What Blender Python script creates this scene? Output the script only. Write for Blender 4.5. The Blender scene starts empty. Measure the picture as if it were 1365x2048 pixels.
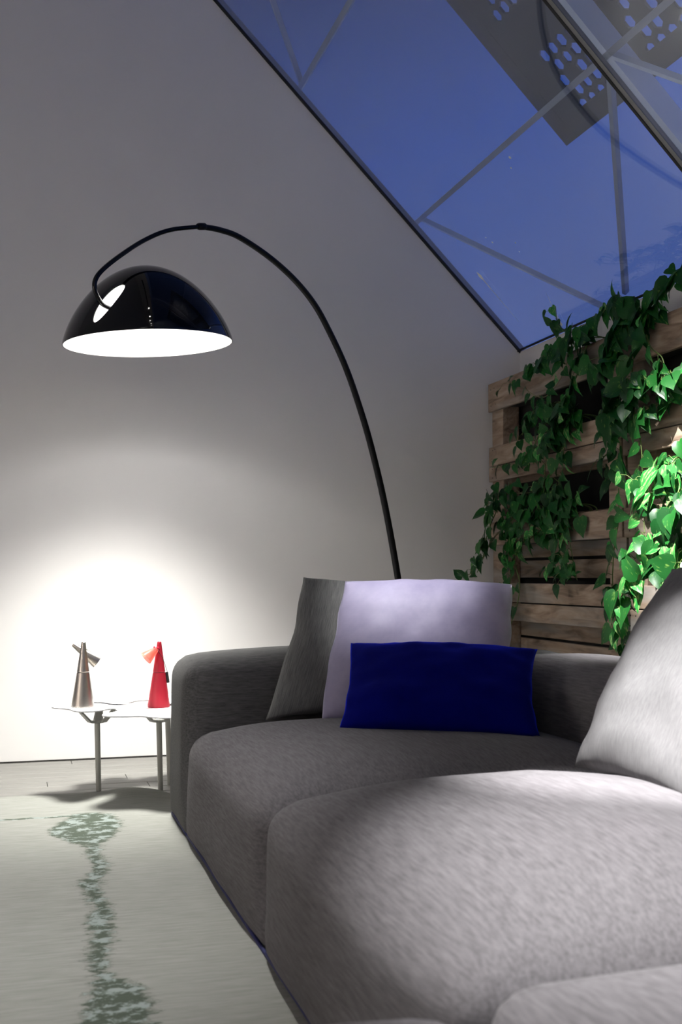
import bpy, bmesh, math, random
from mathutils import Vector, Matrix, noise

# ------------------------------------------------------------------ camera, world, exposure
SC = bpy.context.scene
COL = SC.collection
SC.view_settings.view_transform = 'Standard'
SC.view_settings.look = 'None'
SC.view_settings.gamma = 1.0
SC.view_settings.use_curve_mapping = False
SC.view_settings.exposure = 0.0

YAW, PITCH = math.radians(16.148), math.radians(3.205)
cam_data = bpy.data.cameras.new('camera')
cam_data.sensor_width = 36.0
cam_data.lens = 36.0 * 2250.0 / 2048.0
cam_data.clip_start = 0.02
cam_data.dof.use_dof = True
cam_data.dof.focus_distance = 4.6
cam_data.dof.aperture_fstop = 4.5
cam = bpy.data.objects.new('camera', cam_data)
COL.objects.link(cam)
cam.location = (0.0, 0.0, 0.95)
cam.rotation_euler = (math.pi / 2 + PITCH, 0.0, -YAW)
SC.camera = cam

world = bpy.data.worlds.new('dusk_sky')
SC.world = world
world.use_nodes = True
wn = world.node_tree
wn.nodes.clear()
w_out = wn.nodes.new('ShaderNodeOutputWorld')
w_bg = wn.nodes.new('ShaderNodeBackground')
w_ramp = wn.nodes.new('ShaderNodeValToRGB')
w_sep = wn.nodes.new('ShaderNodeSeparateXYZ')
w_tc = wn.nodes.new('ShaderNodeTexCoord')
wn.links.new(w_tc.outputs['Generated'], w_sep.inputs[0])
w_m = wn.nodes.new('ShaderNodeMath'); w_m.operation = 'MULTIPLY_ADD'; w_m.inputs[1].default_value = -0.30
w_a = wn.nodes.new('ShaderNodeMath'); w_a.operation = 'ADD'; w_a.inputs[1].default_value = 0.10
wn.links.new(w_sep.outputs['X'], w_m.inputs[0]); wn.links.new(w_sep.outputs['Z'], w_m.inputs[2])      # evening glow lies toward +x
wn.links.new(w_m.outputs[0], w_a.inputs[0]); wn.links.new(w_a.outputs[0], w_ramp.inputs['Fac'])
w_ramp.color_ramp.elements[0].position = 0.12
w_ramp.color_ramp.elements[0].color = (0.13, 0.19, 0.46, 1)
w_ramp.color_ramp.elements[1].position = 0.56
w_ramp.color_ramp.elements[1].color = (0.012, 0.026, 0.085, 1)
e = w_ramp.color_ramp.elements.new(0.36)
e.color = (0.038, 0.092, 0.37, 1)
wn.links.new(w_ramp.outputs['Color'], w_bg.inputs['Color'])
w_bg.inputs['Strength'].default_value = 1.0
wn.links.new(w_bg.outputs[0], w_out.inputs['Surface'])

# ------------------------------------------------------------------ lamp settings (the lamps themselves are built further down)
LAMP_DOWN, LAMP_BULB = (500.0, 92.0), 24.0      # downlight power and cone, bulb power
SPOTS = [   # place along the track, aim, power, cone, blend, label
    (2.10, (1.38, 2.38, 0.45), 4500.0, 14.5, 1.0, 'black track spotlight aimed at the middle sofa seat'),
    (1.60, (1.20, 1.60, 0.45), 2700.0, 28.0, 1.0, 'black track spotlight aimed at the nearest sofa seats'),
    (3.00, (1.38, 3.95, 0.90), 1150.0, 12.0, 1.0, 'black track spotlight aimed at the lilac cushion'),
    (3.60, (2.60, 3.62, 0.92), 4800.0, 26.0, 1.0, 'black track spotlight aimed at the pothos on the pallets'),
    (2.60, (-0.30, 3.30, 0.00), 700.0, 46.0, 1.0, 'black track spotlight aimed at the rug'),
    (0.60, (-1.60, -1.20, 3.40), 650.0, 80.0, 1.0, 'added black spotlight bouncing fill off the sloping plaster ceiling', (1.0, 0.96, 0.93)),  # unseen head added to bounce soft fill onto the gable wall
    (2.40, (-2.83, 2.60, 0.90), 3900.0, 45.0, 1.0, 'added black spotlight bouncing warm fill off the wall opposite the pallets', (1.0, 0.89, 0.81)),  # unseen head added too, its warm bounce brightens the sofa fronts
]

# ------------------------------------------------------------------ materials
MATS = {}
def new_mat(name):
    m = bpy.data.materials.new(name)
    m.use_nodes = True
    nt = m.node_tree
    b = nt.nodes['Principled BSDF']
    MATS[name] = m
    return m, nt, b

def simple(name, col, rough=0.5, metal=0.0, **kw):
    m, nt, b = new_mat(name)
    b.inputs['Base Color'].default_value = (*col, 1)
    b.inputs['Roughness'].default_value = rough
    b.inputs['Metallic'].default_value = metal
    for k, v in kw.items():
        b.inputs[k.replace('_', ' ')].default_value = v
    # a faint surface variation keeps every material procedural
    tc = nt.nodes.new('ShaderNodeTexCoord'); nz = nt.nodes.new('ShaderNodeTexNoise')
    nz.inputs['Scale'].default_value = 35
    mr = nt.nodes.new('ShaderNodeMapRange')
    mr.inputs['To Min'].default_value = max(0.0, rough - 0.04); mr.inputs['To Max'].default_value = min(1.0, rough + 0.04)
    nt.links.new(tc.outputs['Object'], nz.inputs['Vector'])
    nt.links.new(nz.outputs['Fac'], mr.inputs['Value'])
    nt.links.new(mr.outputs['Result'], b.inputs['Roughness'])
    return m

def streaks(name, c0, c1, scale, coord='Object', rough=0.85, bump=0.15, detail=4, fine=None, p0=0.3, p1=0.7, sheen=0.0, sheen_col=None, sheen_rough=0.4):
    """noise stretched along one axis, mixed between two colours, with bump"""
    m, nt, b = new_mat(name)
    tc = nt.nodes.new('ShaderNodeTexCoord'); mp = nt.nodes.new('ShaderNodeMapping')
    mp.inputs['Scale'].default_value = scale
    nz = nt.nodes.new('ShaderNodeTexNoise')
    nz.inputs['Scale'].default_value = 1.0; nz.inputs['Detail'].default_value = detail; nz.inputs['Roughness'].default_value = 0.65
    rp = nt.nodes.new('ShaderNodeValToRGB')
    rp.color_ramp.elements[0].position = p0; rp.color_ramp.elements[0].color = (*c0, 1)
    rp.color_ramp.elements[1].position = p1; rp.color_ramp.elements[1].color = (*c1, 1)
    bp = nt.nodes.new('ShaderNodeBump'); bp.inputs['Strength'].default_value = bump; bp.inputs['Distance'].default_value = 0.004
    L = nt.links.new
    L(tc.outputs[coord], mp.inputs['Vector']); L(mp.outputs[0], nz.inputs['Vector'])
    L(nz.outputs['Fac'], rp.inputs['Fac']); L(rp.outputs[0], b.inputs['Base Color'])
    L(nz.outputs['Fac'], bp.inputs['Height']); L(bp.outputs[0], b.inputs['Normal'])
    b.inputs['Roughness'].default_value = rough
    if sheen:
        b.inputs['Sheen Weight'].default_value = sheen
        b.inputs['Sheen Roughness'].default_value = sheen_rough
        b.inputs['Sheen Tint'].default_value = (*(sheen_col or (1, 1, 1)), 1)
    return m

def plaster(name, col):
    m, nt, b = new_mat(name)
    b.inputs['Roughness'].default_value = 0.55
    tc = nt.nodes.new('ShaderNodeTexCoord'); nz = nt.nodes.new('ShaderNodeTexNoise')
    nz.inputs['Scale'].default_value = 3.0; nz.inputs['Detail'].default_value = 6
    rp = nt.nodes.new('ShaderNodeValToRGB')
    rp.color_ramp.elements[0].position = 0.3; rp.color_ramp.elements[0].color = (*[c * 0.97 for c in col], 1)
    rp.color_ramp.elements[1].position = 0.7; rp.color_ramp.elements[1].color = (*col, 1)
    bp = nt.nodes.new('ShaderNodeBump'); bp.inputs['Strength'].default_value = 0.03; bp.inputs['Distance'].default_value = 0.002
    L = nt.links.new
    L(tc.outputs['Object'], nz.inputs['Vector']); L(nz.outputs['Fac'], rp.inputs['Fac'])
    L(rp.outputs[0], b.inputs['Base Color']); L(nz.outputs['Fac'], bp.inputs['Height']); L(bp.outputs[0], b.inputs['Normal'])
    return m

plaster('plaster', (0.78, 0.765, 0.755))
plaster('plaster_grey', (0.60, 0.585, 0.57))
streaks('plank', (0.14, 0.135, 0.125), (0.205, 0.20, 0.187), (3, 40, 40), rough=0.55, bump=0.1)
simple('joint_dark', (0.02, 0.018, 0.016), 0.9)
streaks('sofa_fabric', (0.058, 0.054, 0.058), (0.116, 0.109, 0.117), (150, 13, 150), rough=0.95, bump=0.25)
streaks('arm_fabric', (0.040, 0.040, 0.041), (0.092, 0.090, 0.091), (20, 150, 150), rough=0.95, bump=0.25)
streaks('cushion_fabric', (0.060, 0.061, 0.062), (0.150, 0.151, 0.149), (150, 9, 1), coord='UV', rough=0.95, bump=0.3)
streaks('cushion_fabric_light', (0.085, 0.083, 0.087), (0.125, 0.122, 0.126), (110, 22, 1), coord='UV', rough=0.95, bump=0.12)
streaks('lilac_velvet', (0.19, 0.172, 0.275), (0.26, 0.24, 0.36), (5, 4, 1), coord='UV', rough=0.6, bump=0.05, sheen=0.5, sheen_col=(0.8, 0.78, 0.95), sheen_rough=0.3)
streaks('blue_velvet', (0.0, 0.001, 0.085), (0.0003, 0.002, 0.11), (6, 4, 1), coord='UV', rough=0.9, bump=0.03, sheen=0.9, sheen_col=(0.01, 0.03, 0.9), sheen_rough=0.3)
simple('piping_blue', (0.008, 0.012, 0.09), 0.7)
simple('black_gloss', (0.002, 0.002, 0.003), 0.05, Specular_IOR_Level=0.38)
simple('black_metal', (0.004, 0.004, 0.005), 0.4, Specular_IOR_Level=0.25)
simple('white_enamel', (0.85, 0.85, 0.84), 0.35)
simple('black_rubber', (0.008, 0.008, 0.008), 0.7)
simple('white_lacquer', (0.80, 0.80, 0.82), 0.3)
simple('grey_metal', (0.44, 0.44, 0.41), 0.42, 0.1)
simple('brushed_steel', (0.62, 0.58, 0.53), 0.30, 1.0, Anisotropic=0.6)
simple('red_enamel', (0.40, 0.010, 0.028), 0.42)
simple('frame_grey', (0.20, 0.205, 0.215), 0.4, 0.3)
simple('outer_steel', (0.30, 0.33, 0.40), 0.6)
simple('outer_steel_pale', (0.85, 0.90, 1.0), 0.4)
simple('screen_dark', (0.035, 0.042, 0.07), 0.7)
simple('gasket', (0.003, 0.003, 0.003), 0.6)
simple('soil_box', (0.012, 0.011, 0.010), 0.9)
simple('nail_head', (0.03, 0.025, 0.022), 0.5, 0.6)

def mat_emit(name, col, strength):
    m, nt, b = new_mat(name)
    b.inputs['Base Color'].default_value = (0.9, 0.9, 0.9, 1)
    b.inputs['Emission Color'].default_value = (*col, 1)
    b.inputs['Emission Strength'].default_value = strength
    return m
mat_emit('opal_diffuser', (1.0, 0.985, 0.95), 3.0)
mat_emit('spot_lens', (1.0, 0.97, 0.93), 40.0)

# small reading head: translucent red, its paler colour painted for backlight bloom
m, nt, b = new_mat('red_bloom_wash')
b.inputs['Base Color'].default_value = (0.75, 0.16, 0.13, 1)
b.inputs['Roughness'].default_value = 0.35
tr = nt.nodes.new('ShaderNodeBsdfTranslucent'); tr.inputs['Color'].default_value = (0.95, 0.5, 0.42, 1)
tp = nt.nodes.new('ShaderNodeBsdfTransparent'); tp.inputs['Color'].default_value = (1.0, 0.72, 0.66, 1)
m1 = nt.nodes.new('ShaderNodeMixShader'); m1.inputs[0].default_value = 0.6
m2 = nt.nodes.new('ShaderNodeMixShader'); m2.inputs[0].default_value = 0.5
L = nt.links.new
L(b.outputs[0], m1.inputs[1]); L(tr.outputs[0], m1.inputs[2]); L(m1.outputs[0], m2.inputs[1]); L(tp.outputs[0], m2.inputs[2])
L(m2.outputs[0], nt.nodes['Material Output'].inputs['Surface'])

# roof glass: transparent, slightly hazy, reflecting
m, nt, b = new_mat('roof_glass')
tp = nt.nodes.new('ShaderNodeBsdfTransparent'); tp.inputs['Color'].default_value = (0.90, 0.94, 1.0, 1)
gl = nt.nodes.new('ShaderNodeBsdfGlossy'); gl.inputs['Roughness'].default_value = 0.03; gl.inputs['Color'].default_value = (1, 1, 1, 1)
df = nt.nodes.new('ShaderNodeBsdfDiffuse'); df.inputs['Color'].default_value = (0.35, 0.40, 0.5, 1)
tc = nt.nodes.new('ShaderNodeTexCoord'); nz = nt.nodes.new('ShaderNodeTexNoise'); nz.inputs['Scale'].default_value = 1.3; nz.inputs['Detail'].default_value = 3
mr = nt.nodes.new('ShaderNodeMapRange'); mr.inputs['To Min'].default_value = 0.02; mr.inputs['To Max'].default_value = 0.10
fr = nt.nodes.new('ShaderNodeMapRange'); lw = nt.nodes.new('ShaderNodeLayerWeight'); lw.inputs['Blend'].default_value = 0.5
fr.inputs['From Min'].default_value = 0.2; fr.inputs['To Min'].default_value = 0.05; fr.inputs['To Max'].default_value = 0.38
nt.links.new(lw.outputs['Facing'], fr.inputs['Value'])
m1 = nt.nodes.new('ShaderNodeMixShader'); m2 = nt.nodes.new('ShaderNodeMixShader')
L = nt.links.new
L(tc.outputs['Object'], nz.inputs['Vector']); L(nz.outputs['Fac'], mr.inputs['Value']); L(mr.outputs[0], m1.inputs[0])
L(tp.outputs[0], m1.inputs[1]); L(df.outputs[0], m1.inputs[2])
L(fr.outputs[0], m2.inputs[0]); L(m1.outputs[0], m2.inputs[1]); L(gl.outputs[0], m2.inputs[2])
L(m2.outputs[0], nt.nodes['Material Output'].inputs['Surface'])

# pallet wood: streaks with knots, and board to board variation
def wood(name):
    m, nt, b = new_mat(name)
    L = nt.links.new
    tc = nt.nodes.new('ShaderNodeTexCoord'); mp = nt.nodes.new('ShaderNodeMapping')
    oi = nt.nodes.new('ShaderNodeObjectInfo')
    vm = nt.nodes.new('ShaderNodeVectorMath'); vm.operation = 'SCALE'
    va = nt.nodes.new('ShaderNodeVectorMath'); va.operation = 'ADD'
    mp.inputs['Scale'].default_value = (14, 2.2, 14)
    comb = nt.nodes.new('ShaderNodeCombineXYZ')
    L(oi.outputs['Random'], comb.inputs[0]); L(oi.outputs['Random'], comb.inputs[1]); L(oi.outputs['Random'], comb.inputs[2])
    L(comb.outputs[0], vm.inputs[0]); vm.inputs['Scale'].default_value = 37.0
    L(tc.outputs['Object'], mp.inputs['Vector']); L(mp.outputs[0], va.inputs[0]); L(vm.outputs[0], va.inputs[1])
    nz = nt.nodes.new('ShaderNodeTexNoise'); nz.inputs['Scale'].default_value = 1.6; nz.inputs['Detail'].default_value = 8; nz.inputs['Distortion'].default_value = 1.2
    L(va.outputs[0], nz.inputs['Vector'])
    rp = nt.nodes.new('ShaderNodeValToRGB')
    rp.color_ramp.elements[0].position = 0.28; rp.color_ramp.elements[0].color = (0.13, 0.085, 0.055, 1)
    rp.color_ramp.elements[1].position = 0.72; rp.color_ramp.elements[1].color = (0.42, 0.33, 0.25, 1)
    e = rp.color_ramp.elements.new(0.5); e.color = (0.29, 0.21, 0.15, 1)
    L(nz.outputs['Fac'], rp.inputs['Fac'])
    n2 = nt.nodes.new('ShaderNodeTexNoise'); n2.inputs['Scale'].default_value = 0.7; n2.inputs['Detail'].default_value = 3
    L(va.outputs[0], n2.inputs['Vector'])
    mx = nt.nodes.new('ShaderNodeMix'); mx.data_type = 'RGBA'
    r2 = nt.nodes.new('ShaderNodeMapRange'); r2.inputs['From Min'].default_value = 0.48; r2.inputs['From Max'].default_value = 0.75
    L(n2.outputs['Fac'], r2.inputs['Value']); L(r2.outputs[0], mx.inputs['Factor'])
    L(rp.outputs[0], mx.inputs['A']); mx.inputs['B'].default_value = (0.26, 0.25, 0.235, 1)
    L(mx.outputs['Result'], b.inputs['Base Color'])
    bp = nt.nodes.new('ShaderNodeBump'); bp.inputs['Strength'].default_value = 0.25; bp.inputs['Distance'].default_value = 0.004
    L(nz.outputs['Fac'], bp.inputs['Height']); L(bp.outputs[0], b.inputs['Normal'])
    b.inputs['Roughness'].default_value = 0.8
wood('pallet_wood')

# pothos leaf: glossy green with pale variegation along the blade
def leaf_mat(name, g0, g1, pale, lo, hi):
    m, nt, b = new_mat(name)
    L = nt.links.new
    tc = nt.nodes.new('ShaderNodeTexCoord'); mp = nt.nodes.new('ShaderNodeMapping'); oi = nt.nodes.new('ShaderNodeObjectInfo')
    mp.inputs['Scale'].default_value = (15, 4.0, 1)
    va = nt.nodes.new('ShaderNodeVectorMath'); va.operation = 'ADD'
    vm = nt.nodes.new('ShaderNodeMath'); vm.operation = 'MULTIPLY'; vm.inputs[1].default_value = 61.0
    L(oi.outputs['Random'], vm.inputs[0]); L(tc.outputs['Object'], mp.inputs['Vector'])
    L(mp.outputs[0], va.inputs[0]); L(vm.outputs[0], va.inputs[1])
    nz = nt.nodes.new('ShaderNodeTexNoise'); nz.inputs['Scale'].default_value = 0.8; nz.inputs['Detail'].default_value = 4
    L(va.outputs[0], nz.inputs['Vector'])
    mr = nt.nodes.new('ShaderNodeMapRange'); mr.inputs['From Min'].default_value = lo; mr.inputs['From Max'].default_value = hi
    L(nz.outputs['Fac'], mr.inputs['Value'])
    mg = nt.nodes.new('ShaderNodeMix'); mg.data_type = 'RGBA'
    mg.inputs['A'].default_value = (*g0, 1); mg.inputs['B'].default_value = (*g1, 1); L(oi.outputs['Random'], mg.inputs['Factor'])
    mx = nt.nodes.new('ShaderNodeMix'); mx.data_type = 'RGBA'
    L(mr.outputs[0], mx.inputs['Factor']); L(mg.outputs['Result'], mx.inputs['A']); mx.inputs['B'].default_value = (*pale, 1)
    L(mx.outputs['Result'], b.inputs['Base Color'])
    b.inputs['Roughness'].default_value = 0.38
    b.inputs['Specular IOR Level'].default_value = 0.28
    tr = nt.nodes.new('ShaderNodeBsdfTranslucent'); L(mx.outputs['Result'], tr.inputs['Color'])
    ms = nt.nodes.new('ShaderNodeMixShader'); ms.inputs[0].default_value = 0.25
    L(b.outputs[0], ms.inputs[1]); L(tr.outputs[0], ms.inputs[2]); L(ms.outputs[0], nt.nodes['Material Output'].inputs['Surface'])
MATS['blue_velvet'].node_tree.nodes['Principled BSDF'].inputs['Specular IOR Level'].default_value = 0.05
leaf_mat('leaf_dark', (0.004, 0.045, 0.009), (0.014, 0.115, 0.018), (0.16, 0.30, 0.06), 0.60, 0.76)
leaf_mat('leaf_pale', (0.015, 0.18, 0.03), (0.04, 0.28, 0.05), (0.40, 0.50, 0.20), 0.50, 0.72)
simple('stem', (0.10, 0.16, 0.035), 0.5)
simple('stem_brown', (0.20, 0.19, 0.08), 0.5)

# rug: pale ground, worn vein and patches
def rug_mat():
    m, nt, b = new_mat('rug_wool')
    L = nt.links.new
    def N(t, **kw):
        n = nt.nodes.new(t)
        for k, v in kw.items(): setattr(n, k, v)
        return n
    def M(op, a, c=None, clamp=False):
        n = N('ShaderNodeMath', operation=op); n.use_clamp = clamp
        for i, v in enumerate((a, c)):
            if v is None: continue
            if isinstance(v, (int, float)): n.inputs[i].default_value = v
            else: L(v, n.inputs[i])
        return n.outputs[0]
    tc = N('ShaderNodeTexCoord'); sep = N('ShaderNodeSeparateXYZ'); L(tc.outputs['Object'], sep.inputs[0])
    X, Y = sep.outputs['X'], sep.outputs['Y']
    def nz(scale, sc=1.0, detail=5, rough=0.6):
        mp = N('ShaderNodeMapping'); mp.inputs['Scale'].default_value = scale; L(tc.outputs['Object'], mp.inputs['Vector'])
        n = N('ShaderNodeTexNoise'); n.inputs['Scale'].default_value = sc; n.inputs['Detail'].default_value = detail; n.inputs['Roughness'].default_value = rough
        L(mp.outputs[0], n.inputs['Vector']); return n.outputs['Fac']
    # ground with fine streaks across the rug
    ground = nz((9, 75, 1)); big = nz((1.2, 1.6, 1), detail=3)
    r1 = N('ShaderNodeValToRGB'); L(ground, r1.inputs['Fac'])
    r1.color_ramp.elements[0].position = 0.3; r1.color_ramp.elements[0].color = (0.172, 0.176, 0.152, 1)
    r1.color_ramp.elements[1].position = 0.7; r1.color_ramp.elements[1].color = (0.262, 0.262, 0.238, 1)
    mxb = N('ShaderNodeMix', data_type='RGBA'); L(M('MULTIPLY', big, 0.5), mxb.inputs['Factor'])
    L(r1.outputs[0], mxb.inputs['A']); mxb.inputs['B'].default_value = (0.25, 0.258, 0.245, 1)
    # the vein running along the rug, wobbling about x = 0.26
    wob = M('MULTIPLY', M('SUBTRACT', nz((0.3, 2.2, 1), detail=2), 0.5), 0.16)
    edge = M('MULTIPLY', M('SUBTRACT', nz((16, 34, 1), detail=6, rough=0.8), 0.5), 0.17)
    slope = M('MULTIPLY', M('SUBTRACT', Y, 2.4), 0.042)
    dx = M('ABSOLUTE', M('ADD', M('SUBTRACT', M('SUBTRACT', X, 0.205), slope), M('ADD', wob, edge)))
    # width: a broad patch near y = 4.35 and another one at y < 2.6
    wid = M('ADD', M('MULTIPLY', nz((0.1, 3.0, 1), detail=2), 0.045), 0.002)
    def bump1(y0, w, amp):
        d = M('DIVIDE', M('SUBTRACT', Y, y0), w)
        return M('MULTIPLY', M('SUBTRACT', 1.0, M('MULTIPLY', d, d), True), amp)
    wid = M('ADD', wid, M('ADD', bump1(4.35, 0.28, 0.10), bump1(2.40, 0.35, 0.05)))
    stop = M('MULTIPLY', M('SUBTRACT', 4.62, Y), 30, True)
    vein = M('MULTIPLY', M('MULTIPLY', M('SUBTRACT', wid, dx), 170, True), stop)
    # branch running left at y = 4.55
    dy = M('ABSOLUTE', M('ADD', M('SUBTRACT', Y, 4.56), M('MULTIPLY', M('SUBTRACT', nz((5, 1, 1), detail=3), 0.5), 0.09)))
    br = M('MULTIPLY', M('MULTIPLY', M('SUBTRACT', 0.017, dy), 120, True), M('MULTIPLY', M('SUBTRACT', 0.40, X), 30, True))
    mask = M('MAXIMUM', vein, br)
    inner = nz((15, 20, 1), detail=6, rough=0.7)
    r2 = N('ShaderNodeValToRGB'); L(inner, r2.inputs['Fac'])
    r2.color_ramp.elements[0].position = 0.50; r2.color_ramp.elements[0].color = (0.05, 0.066, 0.046, 1)
    r2.color_ramp.elements[1].position = 0.56; r2.color_ramp.elements[1].color = (0.225, 0.262, 0.245, 1)
    mx = N('ShaderNodeMix', data_type='RGBA'); L(mask, mx.inputs['Factor']); L(mxb.outputs['Result'], mx.inputs['A']); L(r2.outputs[0], mx.inputs['B'])
    # dark torn outline
    rim = M('MULTIPLY', M('MULTIPLY', M('SUBTRACT', M('ADD', wid, 0.012), dx), 70, True), M('SUBTRACT', 1.0, vein, True))
    rim = M('MULTIPLY', M('MULTIPLY', rim, stop), 0.65)
    mx2 = N('ShaderNodeMix', data_type='RGBA'); L(rim, mx2.inputs['Factor']); L(mx.outputs['Result'], mx2.inputs['A']); mx2.inputs['B'].default_value = (0.07, 0.085, 0.06, 1)
    L(mx2.outputs['Result'], b.inputs['Base Color'])
    bp = N('ShaderNodeBump'); bp.inputs['Strength'].default_value = 0.35; bp.inputs['Distance'].default_value = 0.006
    L(M('SUBTRACT', ground, M('MULTIPLY', mask, 0.8)), bp.inputs['Height']); L(bp.outputs[0], b.inputs['Normal'])
    b.inputs['Roughness'].default_value = 0.95
rug_mat()

# ------------------------------------------------------------------ helpers
def tag(o, label=None, cat=None, group=None, kind=None):
    if label: o['label'] = label
    if cat: o['category'] = cat
    if group: o['group'] = group
    if kind: o['kind'] = kind
    return o

def empty(name, loc=(0, 0, 0), label=None, cat=None, group=None, kind=None):
    o = bpy.data.objects.new(name, None)
    o.empty_display_size = 0.05
    o.location = loc
    COL.objects.link(o)
    return tag(o, label, cat, group, kind)

class MB:
    """collects geometry; build() links it as one mesh object"""
    def __init__(self):
        self.v = []; self.f = []; self.uv = None
    def add(self, vs, fs):
        n = len(self.v)
        self.v += [tuple(p) for p in vs]
        self.f += [tuple(i + n for i in q) for q in fs]
        return self
    def box(self, lo, hi, c=0.0, M=None):
        """box between two corners with chamfered edges of size c"""
        lo = Vector(lo); hi = Vector(hi)
        ctr = (lo + hi) / 2; h = (hi - lo) / 2
        if c <= 0:
            vs = [Vector((sx * h.x, sy * h.y, sz * h.z)) for sx in (-1, 1) for sy in (-1, 1) for sz in (-1, 1)]
            fs = [(0, 1, 3, 2), (4, 6, 7, 5), (0, 4, 5, 1), (2, 3, 7, 6), (0, 2, 6, 4), (1, 5, 7, 3)]
        else:
            c = min(c, h.x * 0.6, h.y * 0.6, h.z * 0.6)
            vs = []; idx = {}
            for sx in (-1, 1):
                for sy in (-1, 1):
                    for sz in (-1, 1):
                        for ax in range(3):
                            p = [sx * h.x, sy * h.y, sz * h.z]
                            for k in range(3):
                                if k != ax: p[k] -= math.copysign(c, p[k])
                            idx[(sx, sy, sz, ax)] = len(vs); vs.append(Vector(p))
            fs = []
            S = (-1, 1)
            for ax in range(3):
                o = [k for k in range(3) if k != ax]
                for s in S:
                    q = []
                    for a, b_ in ((-1, -1), (1, -1), (1, 1), (-1, 1)):
                        t = [0, 0, 0]; t[ax] = s; t[o[0]] = a; t[o[1]] = b_
                        q.append(idx[(*t, ax)])
                    fs.append(tuple(q))
                for a in S:
                    for b_ in S:
                        t0 = [0, 0, 0]; t1 = [0, 0, 0]
                        t0[ax] = -1; t1[ax] = 1
                        t0[o[0]] = t1[o[0]] = a; t0[o[1]] = t1[o[1]] = b_
                        fs.append((idx[(*t0, o[0])], idx[(*t1, o[0])], idx[(*t1, o[1])], idx[(*t0, o[1])]))
            for sx in S:
                for sy in S:
                    for sz in S:
                        fs.append(tuple(idx[(sx, sy, sz, k)] for k in range(3)))
        vs = [ctr + p for p in vs]
        if M is not None: vs = [M @ p for p in vs]
        return self.add(vs, fs)
    def tube(self, pts, rad, seg=10, cap=True):
        pts = [Vector(p) for p in pts]
        if isinstance(rad, (int, float)): rad = [rad] * len(pts)
        vs = []; fs = []
        t0 = (pts[1] - pts[0]).normalized()
        up = Vector((0, 0, 1)) if abs(t0.z) < 0.9 else Vector((1, 0, 0))
        n = t0.cross(up).normalized()
        for i, p in enumerate(pts):
            t = (pts[min(i + 1, len(pts) - 1)] - pts[max(i - 1, 0)]).normalized()
            n = (n - t * n.dot(t)).normalized()
            b_ = t.cross(n)
            for k in range(seg):
                a = 2 * math.pi * k / seg
                vs.append(p + (n * math.cos(a) + b_ * math.sin(a)) * rad[i])
        for i in range(len(pts) - 1):
            for k in range(seg):
                k2 = (k + 1) % seg
                fs.append((i * seg + k, i * seg + k2, (i + 1) * seg + k2, (i + 1) * seg + k))
        if cap:
            fs.append(tuple(range(seg - 1, -1, -1)))
            m_ = (len(pts) - 1) * seg
            fs.append(tuple(m_ + k for k in range(seg)))
        return self.add(vs, fs)
    def lathe(self, prof, seg=32, M=None, close=True):
        """prof = [(r, z)...] turned about z; r = 0 ends are closed"""
        vs = []; fs = []; rings = []
        for r, z in prof:
            if r < 1e-6:
                rings.append([len(vs)]); vs.append(Vector((0, 0, z)))
            else:
                rings.append(list(range(len(vs), len(vs) + seg)))
                vs += [Vector((r * math.cos(2 * math.pi * k / seg), r * math.sin(2 * math.pi * k / seg), z)) for k in range(seg)]
        for a, b_ in zip(rings[:-1], rings[1:]):
            for k in range(seg):
                k2 = (k + 1) % seg
                if len(a) == 1 and len(b_) == 1: continue
                if len(a) == 1: fs.append((a[0], b_[k2], b_[k]))
                elif len(b_) == 1: fs.append((a[k], a[k2], b_[0]))
                else: fs.append((a[k], a[k2], b_[k2], b_[k]))
        if M is not None: vs = [M @ p for p in vs]
        return self.add(vs, fs)
    def prism(self, poly, d0, d1, fn):
        """extrude a 2-D polygon; fn(a, b, d) gives the 3-D point"""
        n = len(poly)
        vs = [fn(a, b_, d0) for a, b_ in poly] + [fn(a, b_, d1) for a, b_ in poly]
        fs = [tuple(range(n - 1, -1, -1)), tuple(range(n, 2 * n))]
        fs += [(i, (i + 1) % n, n + (i + 1) % n, n + i) for i in range(n)]
        return self.add(vs, fs)
    def mesh(self, name, mat, smooth=False, angle=None):
        me = bpy.data.meshes.new(name)
        me.from_pydata([tuple(p) for p in self.v], [], self.f)
        bm = bmesh.new(); bm.from_mesh(me)
        bmesh.ops.recalc_face_normals(bm, faces=bm.faces)
        if angle is not None:
            for f in bm.faces: f.smooth = True
            for ed in bm.edges:
                if len(ed.link_faces) == 2 and ed.calc_face_angle() > angle: ed.smooth = False
        elif smooth:
            for f in bm.faces: f.smooth = True
        bm.to_mesh(me); bm.free()
        if self.uv:
            ul = me.uv_layers.new(name='UVMap')
            for lp in me.loops: ul.data[lp.index].uv = self.uv[lp.vertex_index]
        me.materials.append(MATS[mat] if isinstance(mat, str) else mat)
        return me
    def build(self, name, mat, parent=None, smooth=False, angle=None):
        o = bpy.data.objects.new(name, self.mesh(name, mat, smooth, angle))
        COL.objects.link(o)
        if parent is not None:
            o.parent = parent
            o.matrix_parent_inverse = Matrix.Translation(-parent.location)   # geometry is given in world space
        return o

def link(name, me, parent=None, M=None):
    o = bpy.data.objects.new(name, me)
    COL.objects.link(o)
    if parent is not None:
        o.parent = parent
        o.matrix_parent_inverse = Matrix.Translation(-parent.location)
    if M is not None: o.matrix_basis = M
    return o

def spline(pts, n=8):
    """Catmull-Rom through the points"""
    P = [Vector(p) for p in pts]
    P = [P[0] * 2 - P[1]] + P + [P[-1] * 2 - P[-2]]
    out = []
    for i in range(1, len(P) - 2):
        for k in range(n):
            t = k / n
            a, b_, c, d = P[i - 1:i + 3]
            out.append(0.5 * ((2 * b_) + (c - a) * t + (2 * a - 5 * b_ + 4 * c - d) * t * t + (3 * b_ - a - 3 * c + d) * t ** 3))
    out.append(P[-2])
    return out

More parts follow.
